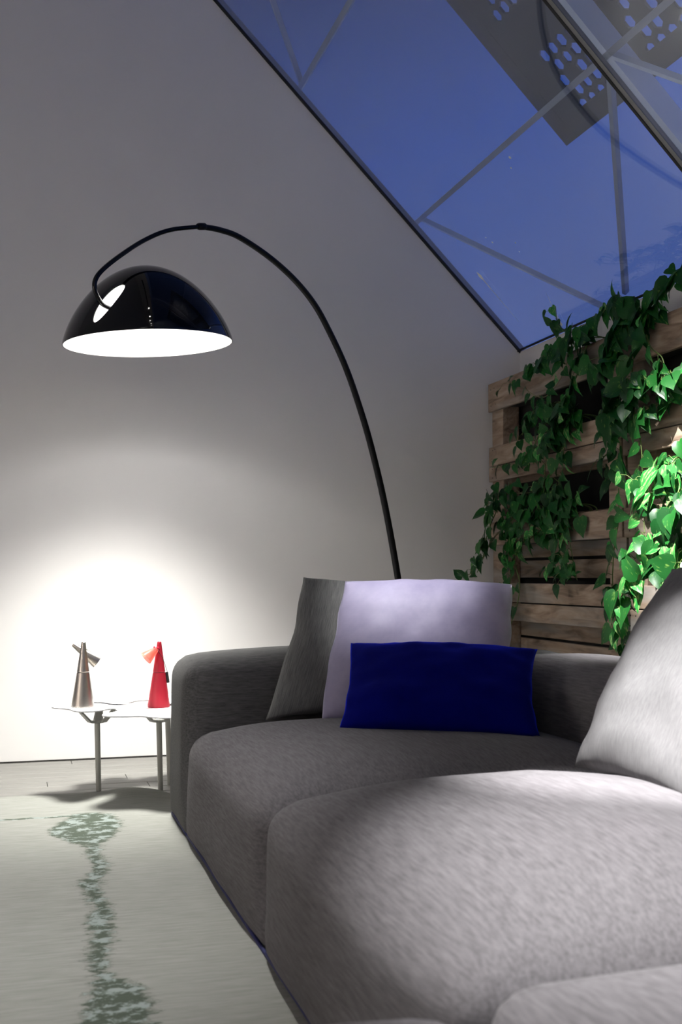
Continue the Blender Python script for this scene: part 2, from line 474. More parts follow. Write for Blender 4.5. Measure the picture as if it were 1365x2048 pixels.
def axis_matrix(origin, zdir, xhint=(1, 0, 0)):
    z = Vector(zdir).normalized(); x = Vector(xhint); x = (x - z * x.dot(z)).normalized(); y = z.cross(x)
    M = Matrix((x, y, z)).transposed().to_4x4(); M.translation = Vector(origin)
    return M

# ------------------------------------------------------------------ the room: gabled attic, glass roof on the right slope
XR, YB, YF, ZE, MS = 2.831, 6.0, -2.6, 2.262, 1.02      # right wall, back wall, front wall, eave height, roof slope
ZR = ZE + MS * XR                                       # ridge, at x = 0
EL = math.hypot(1, MS)
E_S = Vector((-1 / EL, 0, MS / EL))                     # up the right slope
E_N = Vector((MS / EL, 0, 1 / EL))                      # outward normal of the right slope
def roof_pt(s, y, off=0.0):
    return Vector((XR, y, ZE)) + E_S * s + E_N * off
SLEN = XR * EL                                          # eave to ridge
SG = 3.35                                               # glass ends here, plaster above

fl = MB().box((-XR, YF, -0.12), (XR, YB, -0.022)).build('floor', 'joint_dark'); tag(fl, kind='structure')
rng = random.Random(4)
bw = 0.118
plank_cache = {}
row = 0
y = YB - 0.004
while y - bw > 0.2:
    x = -XR - rng.uniform(0.0, 1.6)
    while x < XR:
        ln = rng.choice((1.6, 1.9, 2.2))
        x0, x1 = max(x, -XR), min(x + ln, XR)
        if x1 - x0 > 0.05:
            MB().box((x0 + 0.0012, y - bw + 0.0034, -0.024), (x1 - 0.0012, y - 0.0034, rng.uniform(-0.0012, 0.0)), 0.0015).build('plank', 'plank', fl)
        x += ln
    y -= bw
if y > YF:   # behind the camera the boards are far out of sight: one joined part
    mb = MB()
    while y > YF + 0.01:
        mb.box((-XR, max(y - bw, YF) + 0.0022, -0.024), (XR, y - 0.0022, -0.0006), 0.0015); y -= bw
    tag(mb.build('plank_field', 'plank', fl), kind='stuff')

T = 0.14
gable = [(-XR - T, -0.12), (XR + T, -0.12), (XR + T, ZE - 0.003 - MS * T), (0, ZR - 0.003), (-XR - T, ZE - 0.003 - MS * T)]
xz = lambda a, b_, d: (a, d, b_)
tag(MB().prism(gable, YB, YB + T, xz).build('wall_back', 'plaster'), kind='structure')
tag(MB().prism(gable, YF - T, YF, xz).build('wall_front', 'plaster_grey'), kind='structure')
tag(MB().prism([(XR, -0.12), (XR + T, -0.12), (XR + T, ZE - 0.004 - MS * T), (XR, ZE - 0.004)], YF, YB, xz).build('wall_right', 'plaster'), kind='structure')
tag(MB().box((-XR - T, YF, -0.12), (-XR, YB, ZE)).build('wall_left', 'plaster_grey'), kind='structure')
left_slope = [(-XR - 0.2, ZE - 0.2 * MS), (0, ZR), (0, ZR + 0.15), (-XR - 0.2, ZE - 0.2 * MS + 0.15)]
right_top = [(0, ZR), (XR - SG / EL, ZE + MS * SG / EL), (XR - SG / EL + 0.1, ZE + MS * SG / EL + 0.1), (0, ZR + 0.15)]
ce = MB().prism(left_slope, YF - T, YB + T, xz).prism(right_top, YF - T, YB + T, xz).build('ceiling', 'plaster_grey'); tag(ce, kind='structure')
# strip coloured dark to stand in for the shadow gap between wall and boards
tag(MB().box((-XR, YB - 0.006, 0.0), (XR, YB, 0.006)).build('shadow_gap_back', 'joint_dark'), kind='structure')

# ---- glass roof
def roof_bar(mb, s0, y0, s1, y1, w, t0, t1):
    """a bar lying on the roof slope, w wide, between offsets t0 and t1"""
    a = Vector((s0, y0)); b_ = Vector((s1, y1)); d = (b_ - a).normalized(); n = Vector((-d.y, d.x)) * w / 2
    poly = [a + n, b_ + n, b_ - n, a - n]
    return mb.prism([(p.x, p.y) for p in poly], t0, t1, lambda s, yy, o: roof_pt(s, yy, o))
MULL = [YB, 3.852, 1.70, -0.45, YF]
for i in range(4):
    g = MB()
    roof_bar(g, 0.0, (MULL[i] + MULL[i + 1]) / 2, SG, (MULL[i] + MULL[i + 1]) / 2, abs(MULL[i] - MULL[i + 1]) - 0.016, 0.0, 0.012)
    tag(g.build('window_%d' % (i + 1), 'roof_glass'), kind='structure')
w1 = bpy.data.objects['window_1']
def drip(s0, y0, s1, y1, w0, w1_):
    a = Vector((s0, y0)); b_ = Vector((s1, y1)); d = (b_ - a).normalized(); n = Vector((-d.y, d.x))
    L_ = (b_ - a).length; up = []; dn = []
    for k in range(13):
        t = k / 12; w = w0 * math.sqrt(max(0.0, 1 - ((t - 0.07) / 0.07) ** 2)) if t < 0.10 else w1_ * (1 - t) + w0 * math.exp(-t * 16)
        q = a + d * L_ * t
        up.append(q + n * w); dn.append(q - n * w)
    poly = [(q.x, q.y) for q in up + dn[::-1]]
    MB().prism(poly, -0.0012, 0.0002, lambda s, yy, o: roof_pt(s, yy, o)).build('paint_drip', 'white_enamel', w1)
drip(0.535, 5.754, 0.165, 5.761, 0.016, 0.0045)
drip(0.03, 5.42, 0.24, 5.315, 0.012, 0.004)
for s_, y_, r_ in ((0.90, 4.75, 0.008), (0.86, 4.80, 0.005), (0.55, 5.22, 0.005), (0.50, 5.25, 0.004), (0.62, 5.40, 0.006), (0.66, 5.42, 0.004)):
    MB().prism([(s_ + r_ * math.cos(a), y_ + r_ * math.sin(a)) for a in [k * math.pi / 4 for k in range(8)]], -0.0012, 0.0002, lambda s, yy, o: roof_pt(s, yy, o)).build('paint_spot', 'white_enamel', w1)
for i in range(1, 4):
    y0 = MULL[i]
    t = tag(roof_bar(MB(), 0.0, y0, SG, y0, 0.016, -0.004, 0.008).build('trim_%d' % i, 'gasket'), kind='structure')
    roof_bar(MB(), 0.0, y0 - 0.020, SG, y0 - 0.020, 0.024, -0.002, 0.02).build('cover_strip', 'frame_grey', t)
tag(roof_bar(MB(), -0.05, YB - 0.005, SG, YB - 0.005, 0.016, -0.008, 0.005).build('trim_4', 'joint_dark'), kind='structure')
tag(roof_bar(MB(), 0.004, (YB + YF) / 2, 0.012, (YB + YF) / 2, YB - YF, -0.012, 0.004).build('trim_5', 'joint_dark'), kind='structure')

# ---- steelwork and sun screen outside, above the glass
OFF = 0.15
def steel(name, s0, y0, s1, y1, w, mat, label, cat='beam', group=None, o0=OFF, o1=OFF + 0.03):
    return tag(roof_bar(MB(), s0, y0, s1, y1, w, o0, o1).build(name, mat), label, cat, group)
steel('roof_purlin', 0.955, -2.6, 0.955, 7.2, 0.028, 'outer_steel', 'lower long grey steel purlin running above the glass roof')
steel('roof_purlin', 1.985, -2.6, 1.985, 7.2, 0.028, 'outer_steel', 'upper long grey steel purlin running above the glass roof')
steel('roof_rafter', -0.1, 3.985, 3.4, 3.985, 0.065, 'outer_steel_pale', 'pale steel rafter above the black joint between two glass panes', o0=OFF, o1=OFF + 0.10)
steel('roof_rafter', -0.1, 6.03, 3.4, 6.03, 0.018, 'outer_steel', 'grey steel rafter outside the glass beside the white gable wall', o0=0.02, o1=0.05)
steel('roof_brace', 0.955, 6.17, -0.05, 5.22, 0.014, 'outer_steel_pale', 'thin pale diagonal rod from lower purlin down to eave near the corner')
steel('roof_brace', 0.955, 3.97, 0.0, 5.0, 0.022, 'outer_steel', 'grey diagonal rod from the rafter down to eave above the vines')
steel('roof_brace', 0.955, 3.97, 0.0, 3.12, 0.018, 'outer_steel_pale', 'thin pale diagonal rod leaving the rafter away from gable wall')
steel('roof_brace', 1.985, 6.2, 2.9, 5.25, 0.014, 'outer_steel', 'thin grey diagonal rod rising from the upper purlin')

def hex_screen():
    """dark sheet with hexagonal holes: each cell is a ring of six quads or a solid hexagon"""
    mb = MB(); R = 0.047; hx = R * math.sqrt(3)
    rg = random.Random(9)
    s = 0.85; r = 0
    while s < 2.45:
        yv = 3.0 + (hx / 2 if r % 2 else 0)
        while yv < 4.76:
            ring = [(s + R * math.cos(math.radians(60 * k)), yv + R * math.sin(math.radians(60 * k))) for k in range(6)]
            hole = (s > 1.36 and 4.1 < yv < 4.66) or (s < 1.16 and 4.1 < yv < 4.56) or yv < 4.0
            if hole and rg.random() < 0.06: hole = False
            n = len(mb.v)
            if hole:
                k_ = 0.70 + rg.uniform(-0.05, 0.06)
                inn = [(s + (a - s) * k_, yv + (c - yv) * k_) for a, c in ring]
                mb.add([roof_pt(a, c, 0.34) for a, c in ring] + [roof_pt(a, c, 0.34) for a, c in inn] +
                       [roof_pt(a, c, 0.352) for a, c in ring] + [roof_pt(a, c, 0.352) for a, c in inn],
                       [(k, (k + 1) % 6, 6 + (k + 1) % 6, 6 + k) for k in range(6)] + [(12 + k, 18 + k, 18 + (k + 1) % 6, 12 + (k + 1) % 6) for k in range(6)] +
                       [(6 + k, 6 + (k + 1) % 6, 18 + (k + 1) % 6, 18 + k) for k in range(6)])
            else:
                mb.add([roof_pt(a, c, 0.34) for a, c in ring] + [roof_pt(a, c, 0.352) for a, c in ring], [tuple(range(6)), tuple(range(11, 5, -1))])
            yv += hx
        s += R * 1.5; r += 1
    for a in ((0.80, 2.92, 0.80, 4.85), (2.45, 2.92, 2.45, 4.85), (0.75, 4.80, 2.50, 4.80), (0.75, 2.97, 2.50, 2.97)):
        roof_bar(mb, *a, 0.10, 0.339, 0.353)
    return mb
scr = hex_screen().build('sun_screen', 'screen_dark')
tag(scr, 'dark metal sun screen with hexagonal holes above the glass roof', 'screen')

# ------------------------------------------------------------------ soft shapes
def softbox(lo, hi, r, n=14, top=0.0, front=0.0, sides=0.0, pw=4, wob=0.004, seed=0.0, power=2.2, back_drop=0.0):
    """upholstered block: rounded box whose top bulges by top and whose -x / y faces bulge by front / sides"""
    lo = Vector(lo); hi = Vector(hi); c = (lo + hi) / 2; h = (hi - lo) / 2
    mb = MB(); idx = {}; vs = []; fs = []
    def key(p): return tuple(round(q * n) for q in p)
    r_top = r
    def vert(p):
        k = key(p)
        if k not in idx:
            idx[k] = len(vs)
            # spread samples toward the edges
            q = Vector([math.copysign(abs(t) ** 0.75, t) for t in p])
            pos = Vector([q[i] * h[i] for i in range(3)])
            tb = max(0.0, min(1.0, -p[2])); tb = tb * tb * (3 - 2 * tb); r = r_top * (1 - 0.68 * tb)     # tighter at the foot
            core = Vector([max(-(h[i] - r), min(h[i] - r, pos[i])) for i in range(3)])
            d = pos - core
            if d.length > 1e-9:
                # superquadric corner
                L_ = sum(abs(t / r) ** power for t in d) ** (1 / power)
                m_ = max(abs(t) for t in d) / r
                pos = core + d * (m_ / L_ if L_ > 0 else 1)
            a, b_, e_ = pos.x / h.x, pos.y / h.y, pos.z / h.z
            w_ = lambda t: max(0.0, 1 - abs(t) ** pw)
            if e_ > 0: pos.z += top * w_(a) * w_(b_) * e_ * (1 - back_drop * max(0.0, a))
            if a < 0: pos.x += front * w_(b_) * w_(e_) * a
            pos.y += sides * w_(a) * w_(e_) * b_
            W = c + pos
            W = W + Vector((noise.noise(W * 3.1 + Vector((seed, 0, 0))), noise.noise(W * 3.1 + Vector((0, seed, 5))), noise.noise(W * 3.1 + Vector((7, 0, seed))))) * wob
            vs.append(W)
        return idx[k]
    for ax in range(3):
        o = [k for k in range(3) if k != ax]
        for s in (-1, 1):
            for i in range(n):
                for j in range(n):
                    q = []
                    for di, dj in ((0, 0), (1, 0), (1, 1), (0, 1)):
                        p = [0, 0, 0]; p[ax] = s
                        p[o[0]] = -1 + 2 * (i + di) / n; p[o[1]] = -1 + 2 * (j + dj) / n
                        q.append(vert(p))
                    fs.append(tuple(q))
    return mb.add(vs, fs)

def pillow(corners, thick, n=30, pinch=0.05, seed=0.0, wrinkle=0.006, ex=2.6, round_=0.0, floor_sag=0.0):
    """corners BL, BR, TR, TL in space; two bulging faces joined along a pinched edge; uv across the face"""
    BL, BR, TR, TL = [Vector(p) for p in corners]
    nrm = ((BR - BL) + (TR - TL)).cross((TL - BL) + (TR - BR)).normalized()
    mb = MB(); uv = []
    def pos(u, v, side):
        # mid edges drawn in, so the corners stand out as ears
        uu = u * (1 - pinch * (1 - v * v) ** 1.0 * abs(u) ** 2); vv = v * (1 - pinch * (1 - u * u) * abs(v) ** 2)
        s, t = (uu + 1) / 2, (vv + 1) / 2
        p = BL * (1 - s) * (1 - t) + BR * s * (1 - t) + TR * s * t + TL * (1 - s) * t
        prof = (max(0.0, 1 - abs(u) ** ex) * max(0.0, 1 - abs(v) ** ex)) ** 0.5
        w_ = noise.noise(Vector((u * 2.3 + seed, v * 2.3, seed))) * wrinkle * 2 + noise.noise(Vector((u * 6 + seed, v * 5, 3.3))) * wrinkle
        # short pleats running in from the seams
        pl = math.sin(17 * u + seed * 3 + 2 * noise.noise(Vector((u * 3, seed, 0)))) * math.exp(-(1 - abs(v)) * 7) + math.sin(15 * v + seed + 2 * noise.noise(Vector((seed, v * 3, 0)))) * math.exp(-(1 - abs(u)) * 7)
        p = p + nrm * (side * thick / 2 * prof + w_ * (0.35 + prof) + side * pl * wrinkle * 0.9 * (prof ** 0.5))
        p = p + (TL - BL).normalized() * (noise.noise(Vector((u * 2.2, seed, 9))) * 0.012 * abs(v) ** 3) + (BR - BL).normalized() * (noise.noise(Vector((v * 2.2, seed, 4))) * 0.012 * abs(u) ** 3)
        p.z -= floor_sag * prof * max(0, -v)
        return p
    vid = {}
    def V(i, j, side):
        border = i in (0, n) or j in (0, n)
        k = (i, j, 0 if border else side)
        if k not in vid:
            u = -1 + 2 * i / n; v = -1 + 2 * j / n
            u = math.sin(u * math.pi / 2) * 0.6 + u * 0.4; v = math.sin(v * math.pi / 2) * 0.6 + v * 0.4
            vid[k] = len(mb.v); mb.v.append(tuple(pos(u, v, 0 if border else side))); uv.append(((u + 1) / 2, (v + 1) / 2))
        return vid[k]
    for side in (1, -1):
        for i in range(n):
            for j in range(n):
                q = (V(i, j, side), V(i + 1, j, side), V(i + 1, j + 1, side), V(i, j + 1, side))
                mb.f.append(q if side > 0 else q[::-1])
    mb.uv = uv
    return mb

# ------------------------------------------------------------------ rug
def rug():
    mb = MB(); nx, ny = 84, 110
    x0, x1, y0, y1 = -2.3, 0.655, 0.9, 5.025
    def hump(x, y_):
        a = math.exp(-((x - 0.50) / 0.10) ** 2 - ((y_ - 4.93) / 0.13) ** 2) * 0.024
        return a + 0.004 * noise.noise(Vector((x * 2, y_ * 2, 0)))
    rc = 0.16
    def P(i, j, top):
        x = x0 + (x1 - x0) * (1 - (1 - i / nx) ** 1.5); y_ = y0 + (y1 - y0) * (j / ny) ** 0.8
        # rounded far right corner
        cx, cy = x1 - rc, y1 - rc
        if x > cx and y_ > cy:
            dx, dy = (x - cx) / rc, (y_ - cy) / rc
            L_ = math.hypot(dx, dy); m_ = max(dx, dy)
            x, y_ = cx + dx * m_ / L_ * rc, cy + dy * m_ / L_ * rc
        y_ += 0.012 * math.sin(x * 3.0 + 0.6) * (j / ny) ** 4
        return (x, y_, max(0.0005, hump(x, y_) - 0.001) if not top else 0.012 + max(-0.002, hump(x, y_)))
    for top in (1, 0):
        base = len(mb.v)
        for i in range(nx + 1):
            for j in range(ny + 1): mb.v.append(P(i, j, top))
        for i in range(nx):
            for j in range(ny):
                a = base + i * (ny + 1) + j
                q = (a, a + ny + 1, a + ny + 2, a + 1)
                mb.f.append(q if top else q[::-1])
    N_ = (nx + 1) * (ny + 1)
    rim = [(i, 0) for i in range(nx)] + [(nx, j) for j in range(ny)] + [(i, ny) for i in range(nx, 0, -1)] + [(0, j) for j in range(ny, 0, -1)]
    ids = [i * (ny + 1) + j for i, j in rim]
    for a, b_ in zip(ids, ids[1:] + ids[:1]): mb.f.append((a, b_, b_ + N_, a + N_))
    return mb
tag(rug().build('area_rug', 'rug_wool', smooth=True), 'pale grey-green wool rug with a worn dark vein beside the sofa', 'rug')

# ------------------------------------------------------------------ sofa
sofa = empty('sectional_sofa', (1.35, 2.8, 0.0), 'low grey modular sofa with deep soft seats and a low back', 'sofa')
ZS, ZB = 0.385, 0.018
FX = 0.605
modules = [  # name, lo, hi, radius, top bulge, front bulge, side bulge, seed
    ('seat_cushion', (FX, 2.775, ZB), (1.80, 4.075, ZS), 0.075, 0.075, 0.022, 0.0, 1.0),
    ('seat_cushion', (FX - 0.004, 1.475, ZB), (1.80, 2.765, ZS), 0.075, 0.112, 0.024, 0.0, 2.0),
    ('seat_cushion', (FX + 0.012, 0.08, ZB), (1.80, 1.465, ZS + 0.006), 0.07, 0.07, 0.015, 0.0, 3.0),
    ('ottoman_cushion', (-0.75, 0.06, ZB), (FX - 0.025, 1.435, ZS - 0.005), 0.07, 0.06, 0.02, 0.0, 4.0),
    ('armrest', (FX - 0.004, 4.075, ZB), (2.17, 4.50, 0.632), 0.075, 0.036, 0.012, 0.010, 5.0),
    ('backrest', (1.765, 2.74, ZB), (2.17, 4.075, 0.628), 0.085, 0.034, 0.035, 0.0, 6.0),
    ('backrest', (1.655, 1.39, ZB), (2.17, 2.735, 0.628), 0.085, 0.034, 0.035, 0.0, 7.0),
    ('backrest', (1.765, 0.06, ZB), (2.17, 1.385, 0.628), 0.085, 0.034, 0.035, 0.0, 8.0),
]
for nm, lo, hi, r, tp_, fr_, sd_, seed in modules:
    softbox(lo, hi, r, n=26, top=tp_, front=fr_, sides=sd_, wob=0.006, seed=seed, back_drop=0.6 if seed == 2.0 else 0.0).build(nm, 'arm_fabric' if nm == 'armrest' else 'sofa_fabric', sofa, smooth=True)
# dark blue welt along the foot of each front module
for y0, y1 in ((2.768, 4.082), (1.47, 2.772), (4.078, 4.49)):
    MB().tube([(FX + 0.005, y0 + (y1 - y0) * k / 6, 0.016) for k in range(7)], 0.0055, 8).build('foot_welt', 'piping_blue', sofa, smooth=True)
MB().tube([(FX - 0.010, 1.470, 0.15), (FX - 0.010, 1.470, 0.25), (FX - 0.002, 1.470, 0.30), (FX + 0.006, 1.470, 0.32)], 0.004, 8).build('seam_welt', 'piping_blue', sofa, smooth=True)
for x_, y_ in ((0.72, 4.35), (0.72, 2.9), (0.72, 1.6), (2.0, 4.35), (2.0, 2.8), (2.0, 1.5), (2.0, 0.2), (0.72, 0.2), (-0.6, 0.2), (-0.6, 1.25), (0.45, 1.25), (0.45, 0.2)):
    MB().lathe([(0, 0.0), (0.025, 0.0), (0.03, 0.035), (0, 0.035)], 14, Matrix.Translation((x_, y_, 0.010 if x_ < 0.62 and y_ > 0.9 else 0.0))).build('foot', 'black_rubber', sofa, angle=0.6)

def cushion(name, mb, mat, label):
    o = mb.build(name, mat, smooth=True)
    return tag(o, label, 'cushion')
cushion('cushion', pillow([(0.862, 3.955, 0.436), (1.432, 3.935, 0.432), (1.578, 4.185, 0.925), (1.066, 4.205, 0.943)], 0.135, pinch=0.065, seed=1.3, wrinkle=0.005, ex=2.2), 'cushion_fabric',
        'dark grey woven square cushion leaning on the armrest')
cushion('cushion', pillow([(1.036, 3.825, 0.444), (1.645, 3.665, 0.446), (1.762, 3.815, 0.916), (1.180, 4.012, 0.928)], 0.225, pinch=-0.025, seed=4.1, wrinkle=0.004, ex=2.6), 'lilac_velvet',
        'pale lilac velvet square cushion behind the blue cushion')
cushion('lumbar_cushion', pillow([(1.008, 3.515, 0.456), (1.560, 3.195, 0.456), (1.728, 3.535, 0.699), (1.142, 3.815, 0.710)], 0.17, pinch=0.055, seed=7.7, wrinkle=0.006, ex=2.0), 'blue_velvet',
        'deep royal blue velvet oblong cushion on the sofa seat')
cushion('cushion', pillow([(1.470, 2.79, 0.428), (1.40, 2.02, 0.446), (1.79, 2.00, 0.985), (1.775, 2.78, 0.966)], 0.19, pinch=0.045, seed=9.2, wrinkle=0.006, ex=2.8), 'cushion_fabric_light',
        'large grey back cushion brightly lit against the sofa back')

# ------------------------------------------------------------------ arc floor lamp
lamp = empty('arc_floor_lamp', (2.06, 5.72, 0.0), 'tall black arc floor lamp with a glossy dome shade lit inside', 'lamp')
LC = Vector((0.555, 5.0, 1.976)); LR, LH = 0.375, 0.345
pole = [(2.075, 5.725, 0.03), (2.045, 5.722, 0.45), (1.969, 5.700, 0.923), (1.881, 5.660, 1.321), (1.787, 5.610, 1.632), (1.701, 5.570, 1.861), (1.621, 5.530, 2.034),
        (1.527, 5.480, 2.187), (1.434, 5.430, 2.312), (1.315, 5.370, 2.415), (1.170, 5.290, 2.495), (1.002, 5.190, 2.551), (0.894, 5.120, 2.557), (0.797, 5.060, 2.547)]
arm = [(0.797, 5.060, 2.547), (0.642, 4.970, 2.490), (0.524, 4.900, 2.415), (0.410, 4.820, 2.313), (0.333, 4.760, 2.230), (0.303, 4.735, 2.179), (0.302, 4.735, 2.137),
       (0.318, 4.750, 2.105), (0.347, 4.785, 2.085), (0.44, 4.88, 2.080), (0.555, 5.0, 2.080)]
sp = spline(pole, 8)
MB().tube(sp, [0.019 - 0.006 * k / (len(sp) - 1) for k in range(len(sp))], 14).build('pole', 'black_metal', lamp, smooth=True)
sp = spline(arm, 8)
MB().tube(sp, 0.0102, 12).build('arm', 'black_gloss', lamp, smooth=True)
d = Vector(arm[1]) - Vector(pole[-2])
MB().lathe([(0, -0.022), (0.015, -0.022), (0.0165, -0.018), (0.0165, 0.012), (0.0135, 0.022), (0, 0.022)], 20, axis_matrix(pole[-1], d)).build('collar', 'black_metal', lamp, angle=0.5)
MB().lathe([(0, 0.0), (0.185, 0.0), (0.20, 0.006), (0.20, 0.030), (0.19, 0.040), (0.03, 0.046), (0.026, 0.08), (0, 0.08)], 48, Matrix.Translation((2.07, 5.72, 0))).build('base', 'black_metal', lamp, angle=0.5)

# the shade: two thin domes with one slot cut through both
TILT = Matrix.Translation(LC) @ Matrix.Rotation(math.radians(-3.4), 4, 'Y') @ Matrix.Rotation(math.radians(1.6), 4, 'X')
def dome(r, h, t, n=36):
    def ring(r_, h_):
        out = []
        for k in range(n + 1):
            a = math.cos(math.pi / 2 * k / n) ** 1.6            # height fraction, dense near the crown
            out.append((r_ * math.sqrt(max(0.0, 1 - a ** 1.35)), h_ * a))
        return out
    prof_o = ring(r, h); prof_i = ring(r - t, h - t)[::-1]
    return MB().lathe(prof_o + prof_i, 96, TILT)
slot_c = Vector((0.345, 4.728, 2.112)); slot_ax = Vector((0.418, 4.779, 2.224)) - Vector((0.284, 4.748, 2.029))
slot_n = Vector((-0.208 / LR ** 2, -0.274 / LR ** 2, 0.136 / LH ** 2)).normalized()
Mx = axis_matrix(slot_c, slot_n, slot_ax)
cut_mb = MB().lathe([(0, -1)] + [(math.cos(a), math.sin(a)) for a in [math.radians(t) for t in range(-75, 90, 15)]] + [(0, 1)], 40,
                    Mx @ Matrix.Diagonal((0.128, 0.040, 0.075, 1)))
cutter = cut_mb.build('slot_cutter', 'black_metal')
def cut(mb, name, mat):
    o = mb.build(name, mat, smooth=True)
    md = o.modifiers.new('slot', 'BOOLEAN'); md.operation = 'DIFFERENCE'; md.object = cutter; md.solver = 'EXACT'
    dg = bpy.context.evaluated_depsgraph_get(); dg.update()
    me = bpy.data.meshes.new_from_object(o.evaluated_get(dg))
    o.modifiers.clear(); old = o.data; o.data = me; bpy.data.meshes.remove(old)
    for p in me.polygons: p.use_smooth = True
    bm = bmesh.new(); bm.from_mesh(me)
    for ed in bm.edges:
        if len(ed.link_faces) == 2 and ed.calc_face_angle() > 0.7: ed.smooth = False
    bm.to_mesh(me); bm.free()
    me.materials.clear(); me.materials.append(MATS[mat])
    o.parent = lamp; o.matrix_parent_inverse = Matrix.Translation(-lamp.location)
    return o
shade = cut(dome(LR, LH, 0.003), 'shade', 'black_gloss')
liner = cut(dome(LR - 0.0034, LH - 0.0034, 0.002), 'shade_liner', 'white_enamel')
bpy.data.objects.remove(cutter, do_unlink=True)
blb = MB().lathe([(0, 0.060)] + [(0.055 * math.sin(math.radians(a)), 0.115 - 0.055 * math.cos(math.radians(a))) for a in range(15, 166, 15)] + [(0, 0.170)], 28, TILT).build('bulb', 'opal_diffuser', lamp, smooth=True)
tag(blb, label='glowing white bulb')
MB().lathe([(0, 0.165), (0.028, 0.165), (0.03, 0.20), (0.02, 0.24), (0, 0.24)], 20, TILT).build('bulb_holder', 'white_enamel', lamp, angle=0.5)
def add_light(name, kind, loc, power, col, parent, aim=None, **kw):
    ld = bpy.data.lights.new(name, kind); ld.energy = power; ld.color = col
    for k, v in kw.items(): setattr(ld, k, v)
    o = bpy.data.objects.new(name, ld); COL.objects.link(o)
    if aim is not None:
        q = (Vector(aim) - Vector(loc)).to_track_quat('-Z', 'Y'); o.rotation_euler = q.to_euler()
    o.location = loc
    if parent is not None:
        o.parent = parent; o.matrix_parent_inverse = Matrix.Translation(-parent.location)
    return o
add_light('lamp_downlight', 'SPOT', LC + Vector((0, 0, 0.03)), LAMP_DOWN[0], (1.0, 0.985, 0.925), lamp, aim=LC + Vector((-0.04, 0.12, -1)), spot_size=math.radians(LAMP_DOWN[1]), spot_blend=1.0, shadow_soft_size=0.17)
add_light('lamp_bulb', 'POINT', LC + Vector((0.0, 0.0, 0.205)), LAMP_BULB, (1.0, 0.985, 0.955), lamp, shadow_soft_size=0.05)

# ------------------------------------------------------------------ side table with petal tops
table = empty('side_table', (0.52, 5.05, 0.0), 'white side table of petal shaped tops on slim grey legs', 'table')
def petal_top(cx, cy, z, r, lobes, ph, amp):
    poly = []
    n = 96
    for k in range(n):
        a = 2 * math.pi * k / n
        rr = r * (1 + amp * math.cos(lobes * (a + ph)) + 0.05 * math.sin(2 * a + ph * 3))
        poly.append((cx + rr * math.cos(a), cy + rr * math.sin(a)))
    return MB().prism(poly, z - 0.0045, z, lambda a, b_, d_: (a, b_, d_))
tops = [(0.345, 5.03, 0.3800, 0.155, 4, 0.30, 0.20), (0.60, 4.83, 0.3752, 0.215, 5, 0.25, 0.17), (0.77, 5.22, 0.3848, 0.19, 5, 0.9, 0.16), (0.47, 5.20, 0.3896, 0.13, 4, 0.1, 0.18)]
for t in tops: petal_top(*t).build('table_top', 'white_lacquer', table)
legs = [(0.365, 5.055, 0.352, 5.015, 0.3755), (0.632, 5.045, 0.617, 5.005, 0.3707), (0.690, 5.175, 0.674, 5.15, 0.3707)]
for bx, by, tx, ty, zt in legs:
    MB().tube([(bx, by, 0.0), (tx, ty, zt - 0.058)], [0.0112, 0.0125], 14).build('leg', 'grey_metal', table, angle=0.6)
    br = MB()
    for k in range(3):      # three folded wings rising from the leg to the top
        a = math.radians(200 + 120 * k); dr = Vector((math.cos(a), math.sin(a), 0)); sd = Vector((-dr.y, dr.x, 0))
        c0 = Vector((tx, ty, zt - 0.066))
        sec = [(0.0, 0.0, 0.018), (0.035, 0.004, 0.022), (0.095, 0.066, 0.014)]
        vs = []
        for rr, zz, w_ in sec:
            p = c0 + dr * rr + Vector((0, 0, zz))
            vs += [p - sd * w_, p + sd * w_, p + sd * w_ * 0.6 + Vector((0, 0, 0.009)) - dr * 0.004, p - sd * w_ * 0.6 + Vector((0, 0, 0.009)) - dr * 0.004]
        fs = [(0, 1, 2, 3), (8, 11, 10, 9)]
        for q in (0, 4):
            for j in range(4): fs.append((q + j, q + (j + 1) % 4, q + 4 + (j + 1) % 4, q + 4 + j))
        br.add(vs, fs)
    br.build('bracket', 'grey_metal', table)
# black cord running from the table down to the floor by the sofa
cord_o = MB().tube(spline([(0.735, 5.05, 0.012), (0.700, 5.10, 0.013), (0.690, 5.02, 0.013), (0.682, 4.90, 0.013), (0.668, 4.78, 0.013), (0.68, 4.66, 0.013), (0.75, 4.60, 0.013)], 8), 0.012, 10).build('power_cord', 'black_rubber', smooth=True)
tag(cord_o, 'thick black power cord on the floor beside the table leg', 'cord')

# ------------------------------------------------------------------ the two cone reading lamps
def cone_lamp(base, mat, label, h=0.288, r0=0.0475, r1=0.0085):
    t = empty('cone_table_lamp', base, label, 'lamp')
    b0 = Vector(base); rr = lambda z: r0 + (r1 - r0) * z / h
    zs = h * 0.53
    M0 = Matrix.Translation(b0)
    MB().lathe([(0, 0), (r0 - 0.001, 0), (r0 + 0.0008, 0.002), (r0 + 0.0006, 0.006), (rr(zs - 0.001), zs - 0.001), (rr(zs) - 0.002, zs), (0, zs)], 48, M0).build('lower_body', mat, t, angle=0.5)
    MB().lathe([(0, zs - 0.001), (rr(zs) - 0.0022, zs - 0.001), (rr(zs) - 0.0022, zs + 0.002), (0, zs + 0.002)], 40, M0).build('joint_ring', 'black_rubber', t, angle=0.5)
    MB().lathe([(0, zs + 0.0015), (rr(zs + 0.002) - 0.001, zs + 0.0015), (rr(zs + 0.002), zs + 0.003), (rr(h - 0.003), h - 0.003), (r1 - 0.002, h), (0, h)], 48, M0).build('upper_body', mat, t, angle=0.5)
    return t
